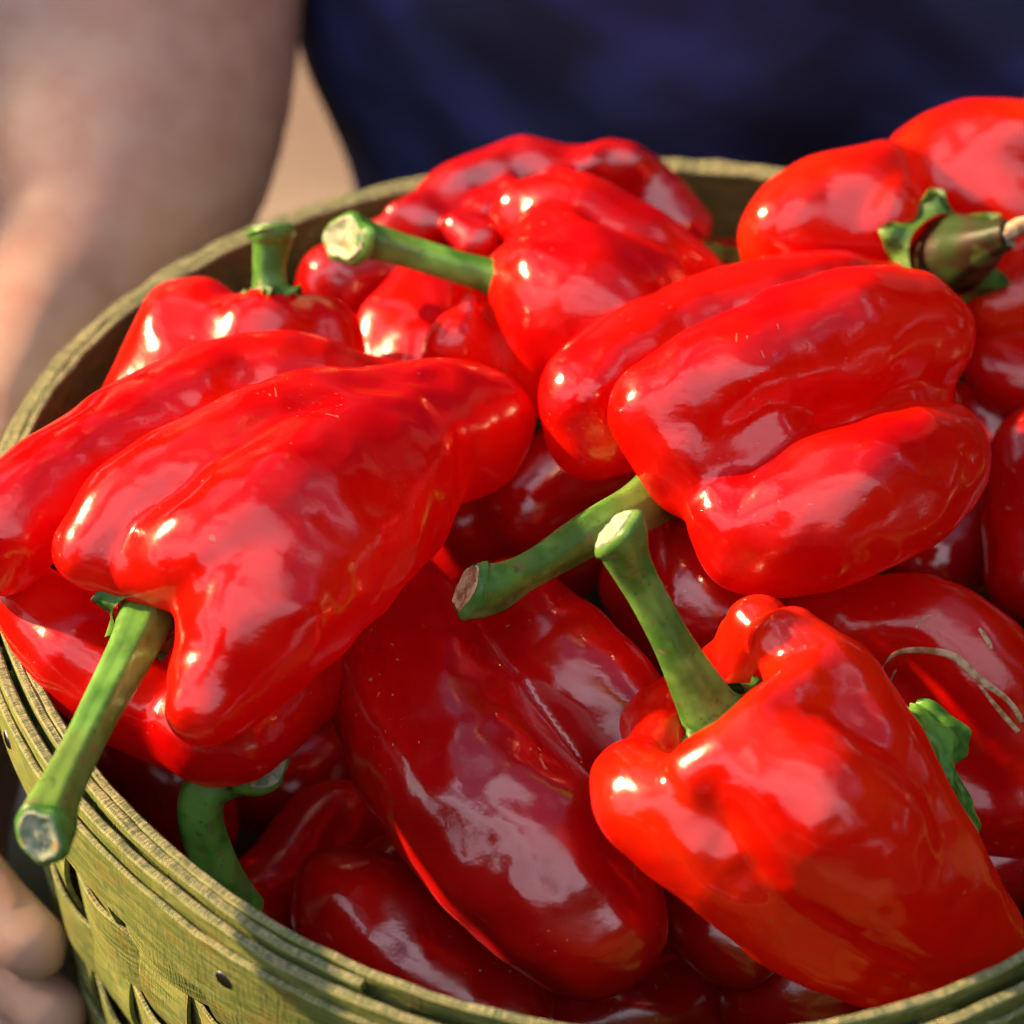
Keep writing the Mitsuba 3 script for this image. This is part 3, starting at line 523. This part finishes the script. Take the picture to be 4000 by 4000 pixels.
# ---------------------------------------------------------------- person
labels['person'] = {'label': 'person in a navy shirt standing behind the basket and holding it from the left', 'category': 'person'}
mir = lambda L: [[-n[0], n[1], n[2], n[3]] for n in L]
SH = [-150, 410, 430, 62]
torso = [[[40, 400, -60, 120], [40, 400, 120, 125], [40, 405, 330, 130], [40, 410, 430, 80]],
         [[-28, 400, -60, 90], [-50, 400, 200, 95], [-70, 405, 380, 85]], [[135, 400, -60, 90], [155, 400, 200, 95], [175, 405, 380, 85]]]
head = [[[40, 405, 440, 58], [65, 390, 560, 54]], [[65, 385, 640, 78], [65, 395, 690, 90]], [[65, 340, 600, 40], [65, 332, 615, 42]], [[65, 300, 640, 12], [65, 292, 625, 14]],
        [[-23, 395, 650, 14], [-27, 398, 668, 16]], [[153, 395, 650, 14], [157, 398, 668, 16]]]
elbow = [-215, 360, 190, 46]
def hand(side):
    """Palm, thumb and four separate fingers wrapped round the basket wall; side -1 is the near left of the picture."""
    def w(deg, z, out, r):
        t = math.radians(deg if side < 0 else 180 - deg); t = (t + math.pi) % (2 * math.pi) - math.pi
        q = (float(Rim(t)) * (1 + TAPER * z) + .0085) * 1000 + out
        return [q * math.cos(t), q * math.sin(t), z * 1000, r]
    wrist = [side * 181, 166, -56, 24]
    L = [[wrist, [side * 190, 118, -50, 26], w(166, -.052, 26, 22), w(176, -.06, 24, 17)],                       # heel and ball of the thumb
         [w(163, -.045, 24, 17), w(172, -.024, 18, 13), w(179, -.008, 15, 11), w(184, .004, 13, 9.5)]]            # thumb laid along the rim
    for i, (z0, ln) in enumerate(((-.078, 1.0), (-.102, 1.08), (-.126, 1.0), (-.148, .82))):
        kn = w(183 - i, z0, 33, 13.5)
        L.append([wrist, w(170, z0 * .9, 34, 17), kn])
        L.append([kn, w(183 + 7 * ln, z0 - .012, 27, 11.6), w(183 + 13 * ln, z0 - .019, 19, 10.8), w(183 + 19 * ln, z0 - .024, 9, 9.6)])
    return L
arms = []
for L, sd in ((ARM, -1), (mir(ARM), 1)):
    sgn = (lambda n: n) if sd < 0 else (lambda n: [-n[0] + 80, *n[1:]])
    arms += [[sgn(SH), sgn(elbow), L[0]], L + [[sd * 181, 166, -56, 25]]] + hand(sd)
legs = [[[-22, 405, -60, 88], [-22, 415, -400, 72], [-20, 420, -850, 45], [-10, 375, -915, 34]], [[140, 400, -60, 88], [150, 410, -400, 72], [155, 415, -850, 45], [155, 375, -915, 34]]]
add('person', 'body', blob(torso + head + arms + legs, 4.5, 2.2, pad=14, n=3, soft=.4), 'body_skin', smooth=True)
grow = lambda L, g: [[[*n[:3], n[3] + g] for n in l] for l in L]
shirt = grow(torso, 12) + [[[-10, 350, 60, 120], [-10, 345, -60, 114], [10, 340, -170, 108]], [[120, 350, -30, 100], [130, 350, -170, 105]], [[-150, 410, 430, 74], [-180, 385, 300, 66]], [[280, 410, 430, 74], [310, 385, 300, 66]]]
add('person', 'shirt', blob(shirt, 5.0, 6.0, pad=14, ripple=2.0, seed=5, wave=22, n=3), 'shirt_cloth', smooth=True)
add('person', 'trousers', blob(grow(legs, 9), 6.0, 6.0, pad=14, n=3), 'trouser_cloth', smooth=True)

# ---------------------------------------------------------------- shrub and trees round the clearing (they shade the arm and show as dark reflections in the skins)
def leaf_cloud(blobs, n, size, seed):
    rng = np.random.default_rng(seed)
    w = np.array([b[3] ** 2 for b in blobs]); pick = rng.choice(len(blobs), n, p=w / w.sum())
    B = np.array(blobs)[pick]
    d = rng.standard_normal((n, 3)); d /= np.linalg.norm(d, axis=1, keepdims=True)
    c = B[:, :3] + d * (B[:, 3] * rng.uniform(.55, 1.05, n))[:, None]
    u = rng.standard_normal((n, 3)); u /= np.linalg.norm(u, axis=1, keepdims=True)
    v = np.cross(u, d + .6 * rng.standard_normal((n, 3))); v /= np.linalg.norm(v, axis=1, keepdims=True)
    L = size * rng.uniform(.6, 1.2, n)[:, None]
    V = np.stack([c - u * L, c + v * L * .45, c + u * L, c - v * L * .45], 1).reshape(-1, 3)
    i = np.arange(n)[:, None] * 4
    return V, np.vstack([i + [0, 1, 2], i + [0, 2, 3]])
scene['leaf_green'] = {'type': 'twosided', 'bsdf': {'type': 'diffuse', 'reflectance': rgb(.035, .06, .018)}}
scene['bark'] = {'type': 'twosided', 'bsdf': {'type': 'diffuse', 'reflectance': rgb(.08, .06, .045)}}
def tree_mesh():
    rng = np.random.default_rng(7)
    bl = [[0, 0, 3.6, 1.7]] + [[1.7 * math.cos(a), 1.7 * math.sin(a), z, r] for a, z, r in zip(rng.uniform(0, 6.28, 12), rng.uniform(1.7, 5.2, 12), rng.uniform(.9, 1.4, 12))] + [[.3, .2, 5.6, 1.0]]
    return leaf_cloud(bl, 5200, .30, 3)
crown = mikit.ply(tree_mesh(), 'leaf_green'); tm, _, _ = tube([[0, 0, -100, 220], [60, 0, 1500, 160], [0, 50, 3500, 100], [40, 0, 5000, 40]], 10, 4)
trunk = mikit.ply(tm, 'bark', smooth=True)
rng = np.random.default_rng(12)
for i in range(18):
    a = 2 * math.pi * i / 18 + rng.uniform(-.08, .08); sa = math.atan2(.296, -.955)
    if abs((a - sa + math.pi) % (2 * math.pi) - math.pi) < .8: continue
    R = rng.uniform(7.2, 9.5); sc = rng.uniform(.85, 1.15)
    k = key_of('tree')
    labels[k] = {'label': 'dark leafy tree standing round the clearing, seen only as dark reflections in the peppers', 'category': 'tree', 'group': 'trees round the clearing'}
    M = T().translate([R * math.cos(a), R * math.sin(a), GZ]).rotate([0, 0, 1], math.degrees(rng.uniform(0, 6.28))).scale([sc * 1.1, sc * 1.1, sc])
    scene[k + '__crown'] = {**crown, 'to_world': M}; scene[k + '__trunk'] = {**trunk, 'to_world': M}
labels['shrub'] = {'label': 'dense shrub to the left of the person, its shade falling on the arm', 'category': 'shrub'}
sx, sy = -.955, .296; px_, py_ = .296, .955
def shrub_pt(lat, dist, z, r): return [sx * (2.0 + dist) + px_ * lat, sy * (2.0 + dist) + py_ * lat, z, r]
cl = [(l, d, z, .15 + .03 * (i % 3)) for i, (l, d, z) in enumerate([(l, d, z) for l in (.31, .43, .57, .72) for d in (-.04, .1) for z in (-.65, -.4, -.15, .08, .3, .5, .7)])]
cl += [(.165, .02 * (-1) ** i, -.9 + .075 * i, .075) for i in range(24)] + [(l, .03 * k, .795, .10) for k in (-1, 1, 3) for l in (.19, .25, .33, .42, .52, .62, .72)]
cl += [(l, .03 * k, z, .10) for k in (-1, 2) for l in (-.30, -.22, -.14, -.06, .02, .09) for z in (-.7, -.5, -.3, -.1, .1, .3, .45, .6, .735)]
add('shrub', 'crown', leaf_cloud([shrub_pt(*c) for c in cl], 40000, .055, 5), 'leaf_green')
p0 = shrub_pt(.45, .05, -.97, .03); p1 = shrub_pt(.45, .05, .3, .02)
tm, _, _ = tube([[1000 * q for q in p0], [1000 * q for q in p1]], 10, 6)
add('shrub', 'stem', tm, 'bark', smooth=True)
